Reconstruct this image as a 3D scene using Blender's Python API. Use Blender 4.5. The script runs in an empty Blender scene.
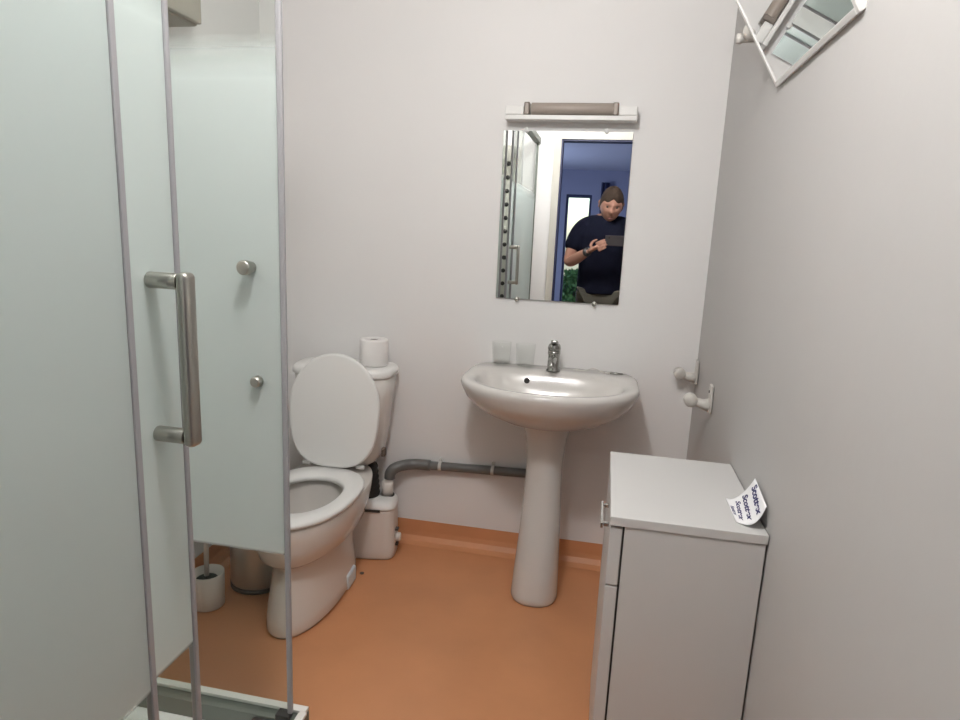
import bpy, bmesh, math, random
import numpy as np
from mathutils import Vector, Matrix, Euler
random.seed(4)
SC = bpy.context.scene
COL = SC.collection
PI = math.pi

# ------------------------------------------------------------------ camera
f_px = 636.0
def _ray(u, v):
    d = Vector((u - 480.0, -(v - 360.0), -f_px)); return d.normalized()
_up = -_ray(338, 3520)
_fw = _ray(610, 238); _fw = (_fw - _up * _fw.dot(_up)).normalized()
_rt = _fw.cross(_up)
H = 1.32
cd = bpy.data.cameras.new('camera'); cam = bpy.data.objects.new('camera', cd); COL.objects.link(cam)
cd.sensor_fit = 'HORIZONTAL'; cd.sensor_width = 36.0; cd.lens = 36.0 * f_px / 960.0
cd.clip_start = 0.01; cd.clip_end = 100
cam.matrix_world = Matrix.Translation((0, 0, H)) @ Matrix((_rt, _fw, _up)).to_4x4()
SC.camera = cam

# ------------------------------------------------------------------ world, exposure, lights
w = bpy.data.worlds.new('world'); SC.world = w; w.use_nodes = True
nt = w.node_tree; bg = nt.nodes['Background']
sky = nt.nodes.new('ShaderNodeTexSky'); sky.sky_type = 'NISHITA'; sky.sun_disc = False
sky.sun_elevation = math.radians(40); sky.sun_rotation = math.radians(60)
nt.links.new(sky.outputs[0], bg.inputs[0]); bg.inputs[1].default_value = 0.38
SC.view_settings.view_transform = 'Standard'; SC.view_settings.look = 'None'
SC.view_settings.gamma = 1.0; SC.view_settings.use_curve_mapping = False
SC.view_settings.exposure = 0.0
LAMP_W = 49.0
LAMP_POS = (-0.30, 0.66, 2.30)
ld = bpy.data.lights.new('ceiling_bulb_light', 'POINT'); ld.energy = LAMP_W; ld.shadow_soft_size = 0.09
ld.color = (1.0, 0.975, 0.965)
hl = bpy.data.lights.new('hall_fill_light', 'AREA'); hl.shape = 'RECTANGLE'; hl.size = 1.3; hl.size_y = 1.4; hl.energy = 30; hl.color = (.58, .72, 1.0)  # added bluish fill to brighten the hall, not a known window
hlo = bpy.data.objects.new('hall_fill_light', hl); hlo.location = (-1.72, -2.2, 1.35); hlo.rotation_euler = (0, -PI / 2, 0); COL.objects.link(hlo)
lo = bpy.data.objects.new('ceiling_bulb_light', ld); lo.location = LAMP_POS; COL.objects.link(lo)

# ------------------------------------------------------------------ materials
def mat(name, col, rough=0.5, metal=0.0, bump=0.0, bscale=60.0, var=0.0, vscale=3.0, spec=0.5, coat=0.0):
    m = bpy.data.materials.new(name); m.use_nodes = True
    n = m.node_tree; b = n.nodes['Principled BSDF']
    b.inputs['Base Color'].default_value = (*col, 1); b.inputs['Roughness'].default_value = rough
    b.inputs['Metallic'].default_value = metal; b.inputs['Specular IOR Level'].default_value = spec
    b.inputs['Coat Weight'].default_value = coat
    tc = n.nodes.new('ShaderNodeTexCoord')
    if var > 0:
        ns = n.nodes.new('ShaderNodeTexNoise'); ns.inputs['Scale'].default_value = vscale; ns.inputs['Detail'].default_value = 5
        n.links.new(tc.outputs['Object'], ns.inputs['Vector'])
        rp = n.nodes.new('ShaderNodeMapRange'); rp.inputs['From Min'].default_value = .3; rp.inputs['From Max'].default_value = .7
        rp.inputs['To Min'].default_value = 1 - var; rp.inputs['To Max'].default_value = 1 + var
        n.links.new(ns.outputs['Fac'], rp.inputs['Value'])
        mx = n.nodes.new('ShaderNodeVectorMath'); mx.operation = 'SCALE'; mx.inputs[0].default_value = col
        n.links.new(rp.outputs[0], mx.inputs['Scale']); n.links.new(mx.outputs[0], b.inputs['Base Color'])
    if bump > 0:
        ns = n.nodes.new('ShaderNodeTexNoise'); ns.inputs['Scale'].default_value = bscale; ns.inputs['Detail'].default_value = 4
        n.links.new(tc.outputs['Object'], ns.inputs['Vector'])
        bp = n.nodes.new('ShaderNodeBump'); bp.inputs['Strength'].default_value = bump; bp.inputs['Distance'].default_value = 0.004
        n.links.new(ns.outputs['Fac'], bp.inputs['Height']); n.links.new(bp.outputs[0], b.inputs['Normal'])
    return m
M = {}
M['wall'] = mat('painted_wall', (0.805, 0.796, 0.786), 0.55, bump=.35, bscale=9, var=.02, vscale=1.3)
M['wallr'] = mat('painted_wall_dimmed', (0.495, 0.485, 0.475), 0.55, bump=.35, bscale=9, var=.02, vscale=1.3)  # right wall: darker colour stands in for the weaker light it gets
M['ceil'] = mat('ceiling_paint', (0.80, 0.78, 0.75), 0.8)
M['vinyl'] = mat('orange_vinyl', (0.60, 0.275, 0.13), 0.42, bump=.12, bscale=40, var=.06, vscale=4)
M['ceramic'] = mat('sanitary_ceramic', (0.64, 0.62, 0.59), 0.22, coat=.3)
M['ceramic2'] = mat('toilet_ceramic', (0.70, 0.67, 0.63), 0.13, coat=.3)
M['stain'] = mat('lime_stain', (0.60, 0.50, 0.30), 0.4)
M['plastic'] = mat('white_plastic', (0.82, 0.82, 0.80), 0.3)
M['warmplastic'] = mat('off_white_plastic', (0.72, 0.67, 0.62), 0.38)
M['lam'] = mat('white_laminate', (0.57, 0.567, 0.555), 0.4)
M['gap'] = mat('dark_gap', (0.03, 0.028, 0.025), 0.7)
M['chrome'] = mat('chrome', (0.62, 0.62, 0.60), 0.14, 1.0)
M['faucet'] = mat('dull_chrome', (0.36, 0.36, 0.34), 0.25, 1.0)
M['brushed'] = mat('brushed_steel', (0.44, 0.43, 0.39), 0.33, 1.0)
M['alu'] = mat('aluminium', (0.17, 0.19, 0.165), 0.45, .5)
M['alu_w'] = mat('white_aluminium', (0.75, 0.73, 0.69), 0.4)
M['rubber'] = mat('black_rubber', (0.012, 0.012, 0.012), 0.6)
M['pipe'] = mat('grey_pvc_pipe', (0.13, 0.13, 0.125), 0.35)
M['dark'] = mat('dark_plastic', (0.03, 0.028, 0.026), 0.5)
M['seal'] = mat('grey_lilac_seal', (0.30, 0.30, 0.31), 0.4)
M['paper'] = mat('white_paper', (0.86, 0.86, 0.87), 0.8)
M['tissue'] = mat('tissue_paper', (0.84, 0.82, 0.80), 0.95, bump=.4, bscale=120)
M['core'] = mat('cardboard_core', (0.12, 0.09, 0.07), 0.9)
M['ink'] = mat('blue_ink', (0.035, 0.035, 0.14), 0.7)
M['mirror'] = mat('mirror_glass', (0.92, 0.93, 0.93), 0.0, 1.0)
M['tubeglass'] = mat('tube_cover', (0.36, 0.31, 0.27), 0.5, .1)
M['socket'] = mat('brown_socket', (.20, .17, .145), .35, .3)
M['column'] = mat('grey_beige_column', (.52, .52, .46), .4)
M['bracket'] = mat('white_bracket', (0.60, 0.58, 0.54), 0.3)
M['beige'] = mat('beige_box', (0.36, 0.34, 0.29), 0.6)
M['bristle'] = mat('dark_bristle', (0.03, 0.035, 0.03), 0.9)
M['jamb'] = mat('dark_blue_shaded', (0.035, 0.04, 0.10), 0.5)  # the jamb's bluish hall shade is put into this colour
M['casing'] = mat('white_casing', (0.58, 0.56, 0.50), 0.4)
M['hallwall'] = mat('lavender_paint', (0.36, 0.37, 0.50), 0.8)
M['hallceil'] = mat('hall_ceiling_paint', (0.70, 0.70, 0.82), 0.8)
M['hallfloor'] = mat('hall_floor', (0.2, 0.15, 0.12), 0.6)
M['skin'] = mat('skin', (0.34, 0.175, 0.125), 0.6, spec=.3)
M['tshirt'] = mat('black_cotton', (0.006, 0.007, 0.016), 0.95, spec=.1)
M['lips'] = mat('lips', (.26, .09, .08), .5)
M['trouser'] = mat('olive_cotton', (0.07, 0.065, 0.05), 0.9)
M['hair'] = mat('brown_hair', (0.035, 0.022, 0.015), 0.8, bump=1.0, bscale=90, spec=.2)
M['phone'] = mat('phone_body', (0.03, 0.025, 0.027), 0.4)
M['eye'] = mat('eye', (0.05, 0.04, 0.035), 0.2)
M['bush'] = mat('garden_leaves', (0.10, 0.22, 0.06), 0.8, var=.4, vscale=20)
M['watch'] = mat('watch', (0.02, 0.02, 0.02), 0.4)
M['lampglass'] = mat('opal_shade', (0.8, 0.8, 0.8), 0.3)

def glass_mat(name, tint, refl=0.06):
    """clear glass sheet: tinted transparency with a fresnel reflection"""
    m = bpy.data.materials.new(name); m.use_nodes = True; n = m.node_tree; n.nodes.clear()
    out = n.nodes.new('ShaderNodeOutputMaterial'); tr = n.nodes.new('ShaderNodeBsdfTransparent'); gl = n.nodes.new('ShaderNodeBsdfGlossy')
    tr.inputs[0].default_value = (*tint, 1); gl.inputs['Roughness'].default_value = 0.02
    fr = n.nodes.new('ShaderNodeFresnel'); fr.inputs[0].default_value = 1.35
    mx = n.nodes.new('ShaderNodeMixShader')
    ge = n.nodes.new('ShaderNodeNewGeometry'); inv = n.nodes.new('ShaderNodeMath'); inv.operation = 'SUBTRACT'; inv.inputs[0].default_value = 1.0
    n.links.new(ge.outputs['Backfacing'], inv.inputs[1]); pr = n.nodes.new('ShaderNodeMath'); pr.operation = 'MULTIPLY'
    n.links.new(inv.outputs[0], pr.inputs[0]); n.links.new(fr.outputs[0], pr.inputs[1])
    n.links.new(pr.outputs[0], mx.inputs[0]); n.links.new(tr.outputs[0], mx.inputs[1]); n.links.new(gl.outputs[0], mx.inputs[2])
    n.links.new(mx.outputs[0], out.inputs[0]); return m, n, mx, out
def frost_mat(name, z0, z1, col):
    """glass with an etched band between two heights (object Z)"""
    m, n, clear, out = glass_mat(name, (0.93, 0.955, 0.94))
    tc = n.nodes.new('ShaderNodeTexCoord'); sp = n.nodes.new('ShaderNodeSeparateXYZ'); n.links.new(tc.outputs['Object'], sp.inputs[0])
    a = n.nodes.new('ShaderNodeMapRange'); a.inputs['From Min'].default_value = z0 - .004; a.inputs['From Max'].default_value = z0 + .004
    b = n.nodes.new('ShaderNodeMapRange'); b.inputs['From Min'].default_value = z1 - .03; b.inputs['From Max'].default_value = z1 + .05
    b.inputs['To Min'].default_value = 1; b.inputs['To Max'].default_value = 0
    n.links.new(sp.outputs[2], a.inputs['Value']); n.links.new(sp.outputs[2], b.inputs['Value'])
    mu = n.nodes.new('ShaderNodeMath'); mu.operation = 'MULTIPLY'
    n.links.new(a.outputs[0], mu.inputs[0]); n.links.new(b.outputs[0], mu.inputs[1])
    k = n.nodes.new('ShaderNodeMath'); k.operation = 'MULTIPLY'; k.inputs[1].default_value = 0.95; n.links.new(mu.outputs[0], k.inputs[0])
    df = n.nodes.new('ShaderNodeBsdfDiffuse'); df.inputs[0].default_value = (*col, 1)
    tl = n.nodes.new('ShaderNodeBsdfTranslucent'); tl.inputs[0].default_value = (*col, 1)
    m1 = n.nodes.new('ShaderNodeMixShader'); m1.inputs[0].default_value = .45
    n.links.new(df.outputs[0], m1.inputs[1]); n.links.new(tl.outputs[0], m1.inputs[2])
    gl = n.nodes.new('ShaderNodeBsdfGlossy'); gl.inputs['Roughness'].default_value = .25
    m2 = n.nodes.new('ShaderNodeMixShader'); m2.inputs[0].default_value = .06
    n.links.new(m1.outputs[0], m2.inputs[1]); n.links.new(gl.outputs[0], m2.inputs[2])
    m3 = n.nodes.new('ShaderNodeMixShader'); n.links.new(k.outputs[0], m3.inputs[0])
    n.links.new(clear.outputs[0], m3.inputs[1]); n.links.new(m2.outputs[0], m3.inputs[2]); n.links.new(m3.outputs[0], out.inputs[0])
    return m
M['glass'] = glass_mat('clear_glass', (0.93, 0.95, 0.94))[0]
M['tumbler'] = glass_mat('tumbler_glass', (0.985, 0.99, 0.985))[0]
M['frost'] = frost_mat('etched_glass', 0.63, 1.61, (0.71, 0.78, 0.76))

# ------------------------------------------------------------------ helpers
def obj(name, bm, m, parent=None, smooth=False, bevel=0, sub=0, seg=2, angle=35):
    me = bpy.data.meshes.new(name)
    if isinstance(bm, tuple): me.from_pydata(*bm)
    else: bm.normal_update(); bm.to_mesh(me); bm.free()
    if smooth:
        for p in me.polygons: p.use_smooth = True
    if m is not None: me.materials.append(m)
    o = bpy.data.objects.new(name, me); COL.objects.link(o)
    if parent is not None: o.parent = parent
    if bevel:
        b = o.modifiers.new('bevel', 'BEVEL'); b.width = bevel; b.segments = seg; b.limit_method = 'ANGLE'; b.angle_limit = math.radians(angle)
    if sub:
        s = o.modifiers.new('sub', 'SUBSURF'); s.levels = sub; s.render_levels = sub
    return o
def tag(o, label, cat, group=None, kind=None):
    o['label'] = label; o['category'] = cat
    if group: o['group'] = group
    if kind: o['kind'] = kind
    return o
def thing(name, label, cat, loc=(0, 0, 0), rotz=0, group=None):
    o = bpy.data.objects.new(name, None); COL.objects.link(o); o.location = loc; o.rotation_euler = (0, 0, rotz)
    o.empty_display_size = .1
    return tag(o, label, cat, group)
def struct(name, bm, m, **k):
    o = obj(name, bm, m, **k); o['kind'] = 'structure'; return o
def box(bm, x0, x1, y0, y1, z0, z1, mtx=None):
    vs = [bm.verts.new((x, y, z)) for x in (x0, x1) for y in (y0, y1) for z in (z0, z1)]
    for f in ((0, 1, 3, 2), (4, 6, 7, 5), (0, 4, 5, 1), (2, 3, 7, 6), (0, 2, 6, 4), (1, 5, 7, 3)):
        bm.faces.new([vs[i] for i in f])
    if mtx:
        for v in vs: v.co = mtx @ v.co
    return bm
def B(*a, mtx=None): return box(bmesh.new(), *a, mtx=mtx)
def tube(bm, pts, r, seg=16, cap=True):
    pts = [Vector(p) for p in pts]; n = len(pts)
    rs = r if isinstance(r, (list, tuple)) else [r] * n
    rings = []; prev = None
    for i, p in enumerate(pts):
        t = (pts[min(i + 1, n - 1)] - pts[max(i - 1, 0)]).normalized()
        if prev is None:
            a = t.cross(Vector((0, 0, 1)));
            if a.length < 1e-3: a = t.cross(Vector((1, 0, 0)))
            a.normalize()
        else: a = (prev - t * prev.dot(t)).normalized()
        prev = a; b = t.cross(a)
        rings.append([bm.verts.new(p + rs[i] * (a * math.cos(2 * PI * k / seg) + b * math.sin(2 * PI * k / seg))) for k in range(seg)])
    for i in range(n - 1):
        for k in range(seg):
            bm.faces.new((rings[i][k], rings[i][(k + 1) % seg], rings[i + 1][(k + 1) % seg], rings[i + 1][k]))
    if cap: bm.faces.new(rings[0][::-1]); bm.faces.new(rings[-1])
    return bm
def smooth_path(pts, k=6):
    P = [Vector(p) for p in pts]; P = [2 * P[0] - P[1]] + P + [2 * P[-1] - P[-2]]; out = []
    for i in range(1, len(P) - 2):
        for j in range(k):
            t = j / k; a, b, c, d = P[i - 1:i + 3]
            out.append(.5 * ((2 * b) + (-a + c) * t + (2 * a - 5 * b + 4 * c - d) * t * t + (-a + 3 * b - 3 * c + d) * t ** 3))
    out.append(P[-2]); return out
def lathe(bm, prof, c=(0, 0, 0), seg=32, axis='z', closed=False):
    """prof = [(r, h)]; revolved about an axis through c"""
    rings = []
    for r, h in prof:
        ring = []
        for k in range(seg):
            a = 2 * PI * k / seg; u, v = r * math.cos(a), r * math.sin(a)
            p = {'z': (u, v, h), 'y': (u, h, -v), 'x': (h, u, v)}[axis]
            ring.append(bm.verts.new(Vector(c) + Vector(p)))
        rings.append(ring)
    m = len(rings)
    for i in range(m if closed else m - 1):
        A, Bq = rings[i], rings[(i + 1) % m]
        for k in range(seg): bm.faces.new((A[k], A[(k + 1) % seg], Bq[(k + 1) % seg], Bq[k]))
    if not closed:
        bm.faces.new(rings[0][::-1]); bm.faces.new(rings[-1])
    return bm
def sup(a, n):
    c, s = math.cos(a), math.sin(a)
    return math.copysign(abs(c) ** (2 / n), c), math.copysign(abs(s) ** (2 / n), s)
def ring(cx, cy, z, hw, front, back, nf=2.2, nb=2.6, N=64):
    """closed outline; front is -y, back is +y"""
    out = []
    for k in range(N):
        a = 2 * PI * k / N
        if math.sin(a) >= 0: x, y = sup(a, nb); y *= back
        else: x, y = sup(a, nf); y *= front
        out.append((cx + hw * x, cy + y, z))
    return out
def loft(bm, rings, cap0=True, cap1=True, closed=False):
    R = [[bm.verts.new(p) for p in r] for r in rings]; n = len(R[0]); m = len(R)
    for i in range(m if closed else m - 1):
        A, Bq = R[i], R[(i + 1) % m]
        for k in range(n): bm.faces.new((A[k], A[(k + 1) % n], Bq[(k + 1) % n], Bq[k]))
    if not closed:
        if cap0: bm.faces.new(R[0][::-1])
        if cap1: bm.faces.new(R[-1])
    return bm
def fixn(bm): bmesh.ops.recalc_face_normals(bm, faces=bm.faces[:]); return bm

# ------------------------------------------------------------------ room shell
XL, XR, YN, YB, ZC = -1.40, 0.358, -0.35, 2.45, 2.5
DX0, DX1, DZ = -0.43, 0.33, 2.06          # doorway behind the camera
struct('floor', B(XL - .1, XR + .1, YN - .1, YB + .1, -.05, 0), M['vinyl'])
struct('ceiling', B(XL - .1, XR + .1, YN, YB + .1, ZC, ZC + .05), M['ceil'])
struct('wall_back', B(XL - .1, XR + .1, YB, YB + .1, 0, ZC), M['wall'])
struct('wall_left', B(XL - .1, XL, YN, YB, 0, ZC), M['wall'])
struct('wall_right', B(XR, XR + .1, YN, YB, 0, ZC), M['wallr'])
bm = bmesh.new()
box(bm, XL - .1, DX0 - .01, YN - .1, YN, 0, ZC); box(bm, DX1 + .01, XR + .1, YN - .1, YN, 0, ZC); box(bm, DX0 - .01, DX1 + .01, YN - .1, YN, DZ + .01, ZC)
struct('wall_front', bm, M['wall'])
# orange vinyl turned up the walls
def cove(axis, a0, a1, wallpos, sgn):
    prof = [(0.0, 0.098), (0.004, 0.10), (0.004, 0.05), (0.008, .03), (0.02, 0.012), (0.045, 0.0015), (0.0, 0.0015)]
    bm = bmesh.new(); ends = []
    for a in (a0, a1):
        row = []
        for d, z in prof:
            p = (a, wallpos + sgn * d, z) if axis == 'x' else (wallpos + sgn * d, a, z)
            row.append(bm.verts.new(p))
        ends.append(row)
    n = len(prof)
    for k in range(n): bm.faces.new((ends[0][k], ends[0][(k + 1) % n], ends[1][(k + 1) % n], ends[1][k]))
    bm.faces.new(ends[0][::-1]); bm.faces.new(ends[1]); return fixn(bm)
struct('baseboard_back', cove('x', XL, XR, YB, -1), M['vinyl'])
struct('baseboard_right', cove('y', YN, YB, XR, -1), M['vinyl'])
struct('baseboard_left', cove('y', 1.25, YB, XL, 1), M['vinyl'])
# doorway casing and jambs
bm = bmesh.new(); box(bm, DX0 - .055, DX0, YN - .002, YN + .014, 0, DZ + .055); box(bm, DX1, XR - .001, YN - .002, YN + .014, 0, DZ + .055); box(bm, DX0, DX1, YN - .002, YN + .014, DZ, DZ + .055)
struct('trim_1', bm, M['casing'])
bm = bmesh.new(); box(bm, DX0 - .02, DX0 + .012, YN - .12, YN - .003, 0, DZ); box(bm, DX1 - .012, DX1 + .02, YN - .12, YN - .003, 0, DZ); box(bm, DX0 + .012, DX1 - .012, YN - .12, YN - .003, DZ - .012, DZ + .02)
struct('trim_2', bm, M['jamb'])
# the room beyond the doorway
HX0, HX1, HY = -1.6, 1.6, -4.0
struct('hall_floor', B(HX0, HX1, HY, YN - .1, -.05, 0), M['hallfloor'])
struct('hall_ceiling', B(HX0, HX1, HY, YN - .1, 2.19, 2.24), M['hallceil'])
bm = bmesh.new(); box(bm, HX0 - .1, HX0, HY - .1, -2.85, 0, 2.19); box(bm, HX0 - .1, HX0, -1.55, YN - .1, 0, 2.19); box(bm, HX0 - .1, HX0, -2.85, -1.55, 0, .65); box(bm, HX0 - .1, HX0, -2.85, -1.55, 2.05, 2.19); struct('hall_wall_left', bm, M['hallwall'])  # opening added in this wall to let the hall fill light in
struct('hall_wall_right', B(HX1, HX1 + .1, HY - .1, YN - .1, 0, 2.19), M['hallwall'])
bm = bmesh.new(); box(bm, HX0, XL - .1, YN - .12, YN - .1, 0, 2.19); box(bm, XR + .1, HX1, YN - .12, YN - .1, 0, 2.19); struct('hall_wall_front', bm, M['hallwall'])
WX0, WX1, WZ0, WZ1 = -.62, -.28, .1, 1.87
bm = bmesh.new(); box(bm, HX0, WX0, HY - .1, HY, 0, 2.19); box(bm, WX1, HX1, HY - .1, HY, 0, 2.19); box(bm, WX0, WX1, HY - .1, HY, WZ1, 2.19); box(bm, WX0, WX1, HY - .1, HY, 0, WZ0)
struct('hall_wall_back', bm, M['hallwall'])
bm = bmesh.new()
for a in ((WX0, WX0 + .03, WZ0, WZ1), (WX1 - .03, WX1, WZ0, WZ1), (WX0 + .03, WX1 - .03, WZ0, WZ0 + .04), (WX0 + .03, WX1 - .03, WZ1 - .04, WZ1)): box(bm, a[0], a[1], HY - .08, HY - .02, a[2], a[3])
wf = struct('window_1', bm, M['jamb'])
o = obj('pane', B(WX0 + .03, WX1 - .03, HY - .052, HY - .048, WZ0 + .04, WZ1 - .04), M['glass'], wf)
# door leaf of the bathroom, folded back into the hall
dr = struct('door_1', B(DX1 + .03, DX1 + .07, YN - .93, YN - .17, .01, 2.03), M['hallwall'], bevel=.003)
bm = bmesh.new(); tube(bm, smooth_path([(DX1 + .03, YN - .86, 1.03), (DX1 - .015, YN - .86, 1.03), (DX1 - .02, YN - .84, 1.03), (DX1 - .02, YN - .75, 1.03)], 4), .009, 10)
obj('door_handle', bm, M['brushed'], dr, smooth=True)

# garden seen through the far window
t = thing('garden_bush', 'green bush outside the bright window, seen in the wall mirror', 'bush', (-.50, -5.0, 0))
bm = bmesh.new()
for _ in range(900):
    a = random.random() * 2 * PI; h = random.random(); r = .28 * math.sqrt(random.random()) * (1 - .5 * h)
    c = Vector((r * math.cos(a), r * math.sin(a), .15 + .65 * h)); s = .035 + .03 * random.random()
    R_ = Euler((random.random() * 3, random.random() * 3, random.random() * 6)).to_matrix()
    vs = [bm.verts.new(c + R_ @ Vector(p) * s) for p in ((-1, 0, 0), (0, -.45, .1), (1, 0, 0), (0, .45, .1))]
    bm.faces.new(vs)
obj('foliage', bm, M['bush'], t)
bm = bmesh.new()
for k in range(5): tube(bm, [(0, 0, 0), (.06 * math.cos(k * 1.3), .06 * math.sin(k * 1.3), .3), (.15 * math.cos(k * 1.3), .15 * math.sin(k * 1.3), .6)], [.015, .01, .005], 6)
obj('stem', bm, M['core'], t)
struct('ground', B(-6, 6, -12, HY - .11, -.3, -.05), mat('lawn', (.12, .2, .07), .9, var=.3, vscale=6))

# ------------------------------------------------------------------ ceiling lamp (out of frame; gives the light of the room)
t = thing('ceiling_lamp', 'round ceiling lamp in the middle of the room, out of the frame', 'lamp', (LAMP_POS[0], LAMP_POS[1], ZC))
gm = mat('lit_globe', (1, 1, 1), .5); gm.node_tree.nodes['Principled BSDF'].inputs['Emission Color'].default_value = (1, .97, .95, 1); gm.node_tree.nodes['Principled BSDF'].inputs['Emission Strength'].default_value = 6
obj('globe', fixn(lathe(bmesh.new(), [(.02, -.0505), (.032, -.056), (.040, -.075), (.036, -.092), (.015, -.104)], seg=28)), gm, t, smooth=True)
obj('rose', lathe(bmesh.new(), [(.055, 0), (.055, -.02), (.02, -.03), (.02, -.05)], seg=32), M['plastic'], t, smooth=True)

# ------------------------------------------------------------------ shower
ZT = .180
XG, YG = -.62, 1.148
t = thing('shower_tray', 'white raised shower tray with square corner under the glass cubicle', 'shower tray', ((XL + XG) / 2, .4, 0))
t.location = (0, 0, 0)
bm = bmesh.new()
o0 = [(XL + .003, YN + .018, ), (-.597, YN + .018), (-.597, 1.192), (XL + .003, 1.192)]
def rect(x0, x1, y0, y1, z): return [(x0, y0, z), (x1, y0, z), (x1, y1, z), (x0, y1, z)]
loft(bm, [rect(XL + .003, -.588, YN + .018, 1.190, 0.003), rect(XL + .003, -.588, YN + .018, 1.190, ZT), rect(XL + .05, -.65, YN + .06, 1.115, ZT), rect(XL + .08, -.68, YN + .09, 1.085, ZT - .045)])
obj('basin', fixn(bm), M['plastic'], t, bevel=.006, seg=3)
obj('drain', lathe(bmesh.new(), [(.045, ZT - .045), (.045, ZT - .040), (.03, ZT - .038)], c=(-1.0, .35, 0)), M['chrome'], t, smooth=True)

t = thing('shower_enclosure', 'corner shower cubicle of frosted glass with a sliding door standing open', 'shower cubicle')
TOP = 2.02
def rail(name, z0, z1):
    # rail along the room side, and along the toilet side
    bm = bmesh.new(); box(bm, -.640, -.590, YN + .018, YG + .036, z0, z1); o = obj(name, bm, M['alu'], t, bevel=.002)
    bm = bmesh.new(); box(bm, XL + .002, -.6405, YG - .006, YG + .036, z0, z1); obj(name, bm, M['alu'], t, bevel=.002)
rail('bottom_rail', ZT, ZT + .044); rail('top_rail', TOP, TOP + .04)
obj('rail_cap', B(XL + .002, -.592, YG + .020, YG + .038, ZT + .0442, ZT + .052), M['alu_w'], t, bevel=.001)
obj('rail_cap', B(-.606, -.588, YN + .018, YG + .0195, ZT + .0442, ZT + .052), M['alu_w'], t, bevel=.001)
obj('corner_block', B(-.650, -.618, YG - .012, YG + .012, ZT + .0445, ZT + .059), M['dark'], t, bevel=.002)
obj('corner_block', B(-.650, -.618, YG - .012, YG + .012, TOP - .03, TOP - .0005), M['dark'], t, bevel=.002)
# sliding roller guide standing on the rail
bm = bmesh.new(); box(bm, -.705, -.655, YG - .034, YG - .0065, ZT + .020, ZT + .040); box(bm, -.690, -.672, YG - .03, YG - .012, ZT + .003, ZT + .020)
obj('rail_guide', bm, M['dark'], t, bevel=.003)
obj('wall_profile', B(XL + .002, XL + .022, YG - .004, YG + .026, ZT + .053, TOP), M['alu'], t)
obj('wall_profile', B(-.634, -.606, YN + .018, YN + .040, ZT + .053, TOP), M['alu'], t)
# fixed pane on the room side, its free edge profile
p = obj('fixed_panel', B(-.619, -.613, YN + .041, .722, ZT + .053, TOP - .001), M['frost'], t)
obj('edge_profile', B(-.6225, -.6095, .7222, .7322, ZT + .053, TOP - .001), M['seal'], p, bevel=.0015)
# sliding door (room side), slid open toward the viewer
p = obj('sliding_door', B(-.632, -.626, .39, .8395, ZT + .053, TOP - .001), M['frost'], t)
obj('edge_seal', B(-.636, -.622, .84, .850, ZT + .053, TOP - .001), M['seal'], p, bevel=.003)
obj('edge_seal', B(-.635, -.623, .379, .3895, ZT + .053, TOP - .001), M['seal'], p, bevel=.002)
# sliding door (toilet side), closed
p2 = obj('sliding_door', B(-1.10, -.6245, YG - .003, YG + .003, ZT + .053, TOP - .031), M['frost'], t)
obj('edge_seal', B(-.6242, -.612, YG - .005, YG + .005, ZT + .060, TOP - .031), M['seal'], p2, bevel=.0035)
p3 = obj('fixed_panel', B(XL + .023, -1.05, YG + .010, YG + .016, ZT + .053, TOP - .001), M['frost'], t)
def handle_x(par, y):
    bm = bmesh.new(); zt, zb = 1.247, .998; xb = -.578
    h = obj('handle', B(xb - .0005, xb + .019, y - .0125, y + .0125, zb - .001, zt + .001), M['brushed'], par, bevel=.008, seg=4, smooth=True, angle=50)
    for z in (zt - .0125, zb + .0125): obj('standoff', fixn(lathe(bmesh.new(), [(.0115, -.6255), (.0115, xb - .001)], c=(0, y, z), seg=24, axis='x')), M['brushed'], h, smooth=True, bevel=.001, angle=50)
    return
    bm = bmesh.new(); box(bm, xb - .0005, xb + .021, y - .0135, y + .0135, zb - .001, zt + .001)
    obj('grip', bm, M['brushed'], par, bevel=.009, seg=4, smooth=True, angle=50)
handle_x(p, .785)
# the closed door's handle is outside; its bolts show inside
h2 = obj('handle', B(-.698, -.672, YG + .05, YG + .07, .99, 1.248), M['brushed'], p2, bevel=.008, seg=3)
for z in (1.235, 1.003): obj('standoff', fixn(lathe(bmesh.new(), [(.0115, YG + .0035), (.0115, YG + .0495)], c=(-.685, 0, z), seg=20, axis='y')), M['brushed'], h2, smooth=True, bevel=.001, angle=50)
bm = lathe(bmesh.new(), [(.011, YG - .0035), (.011, YG - .019), (.014, YG - .020), (.014, YG - .034), (.012, YG - .036)], c=(-.683, 0, 1.233), axis='y', seg=28)
obj('door_bolt', fixn(bm), M['brushed'], p2, smooth=True, bevel=.001)
bm = lathe(bmesh.new(), [(.0115, YG - .0035), (.0115, YG - .016), (.009, YG - .020)], c=(-.674, 0, 1.005), axis='y', seg=28)
obj('door_bolt', fixn(bm), M['brushed'], p2, smooth=True, bevel=.001)
# jet column on the near wall inside the cubicle
t = thing('shower_column', 'pale shower column with a line of dark body jets, seen in the wall mirror', 'shower column', (-.835, YN, 0))
obj('column_panel', B(-.05, .05, .003, .045, .65, 2.0), M['column'], t, bevel=.01, seg=3)
for k in range(11):
    z = 1.86 - k * .105
    obj('jet', fixn(lathe(bmesh.new(), [(.017, .0455), (.017, .052), (.011, .058)], c=(0, 0, z), axis='y', seg=16)), M['dark'], t, smooth=True)
obj('mixer_knob', fixn(lathe(bmesh.new(), [(.016, .046), (.016, .075), (.012, .08)], c=(.010, 0, 1.125), axis='y', seg=24)), M['dark'], t, smooth=True)

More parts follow.
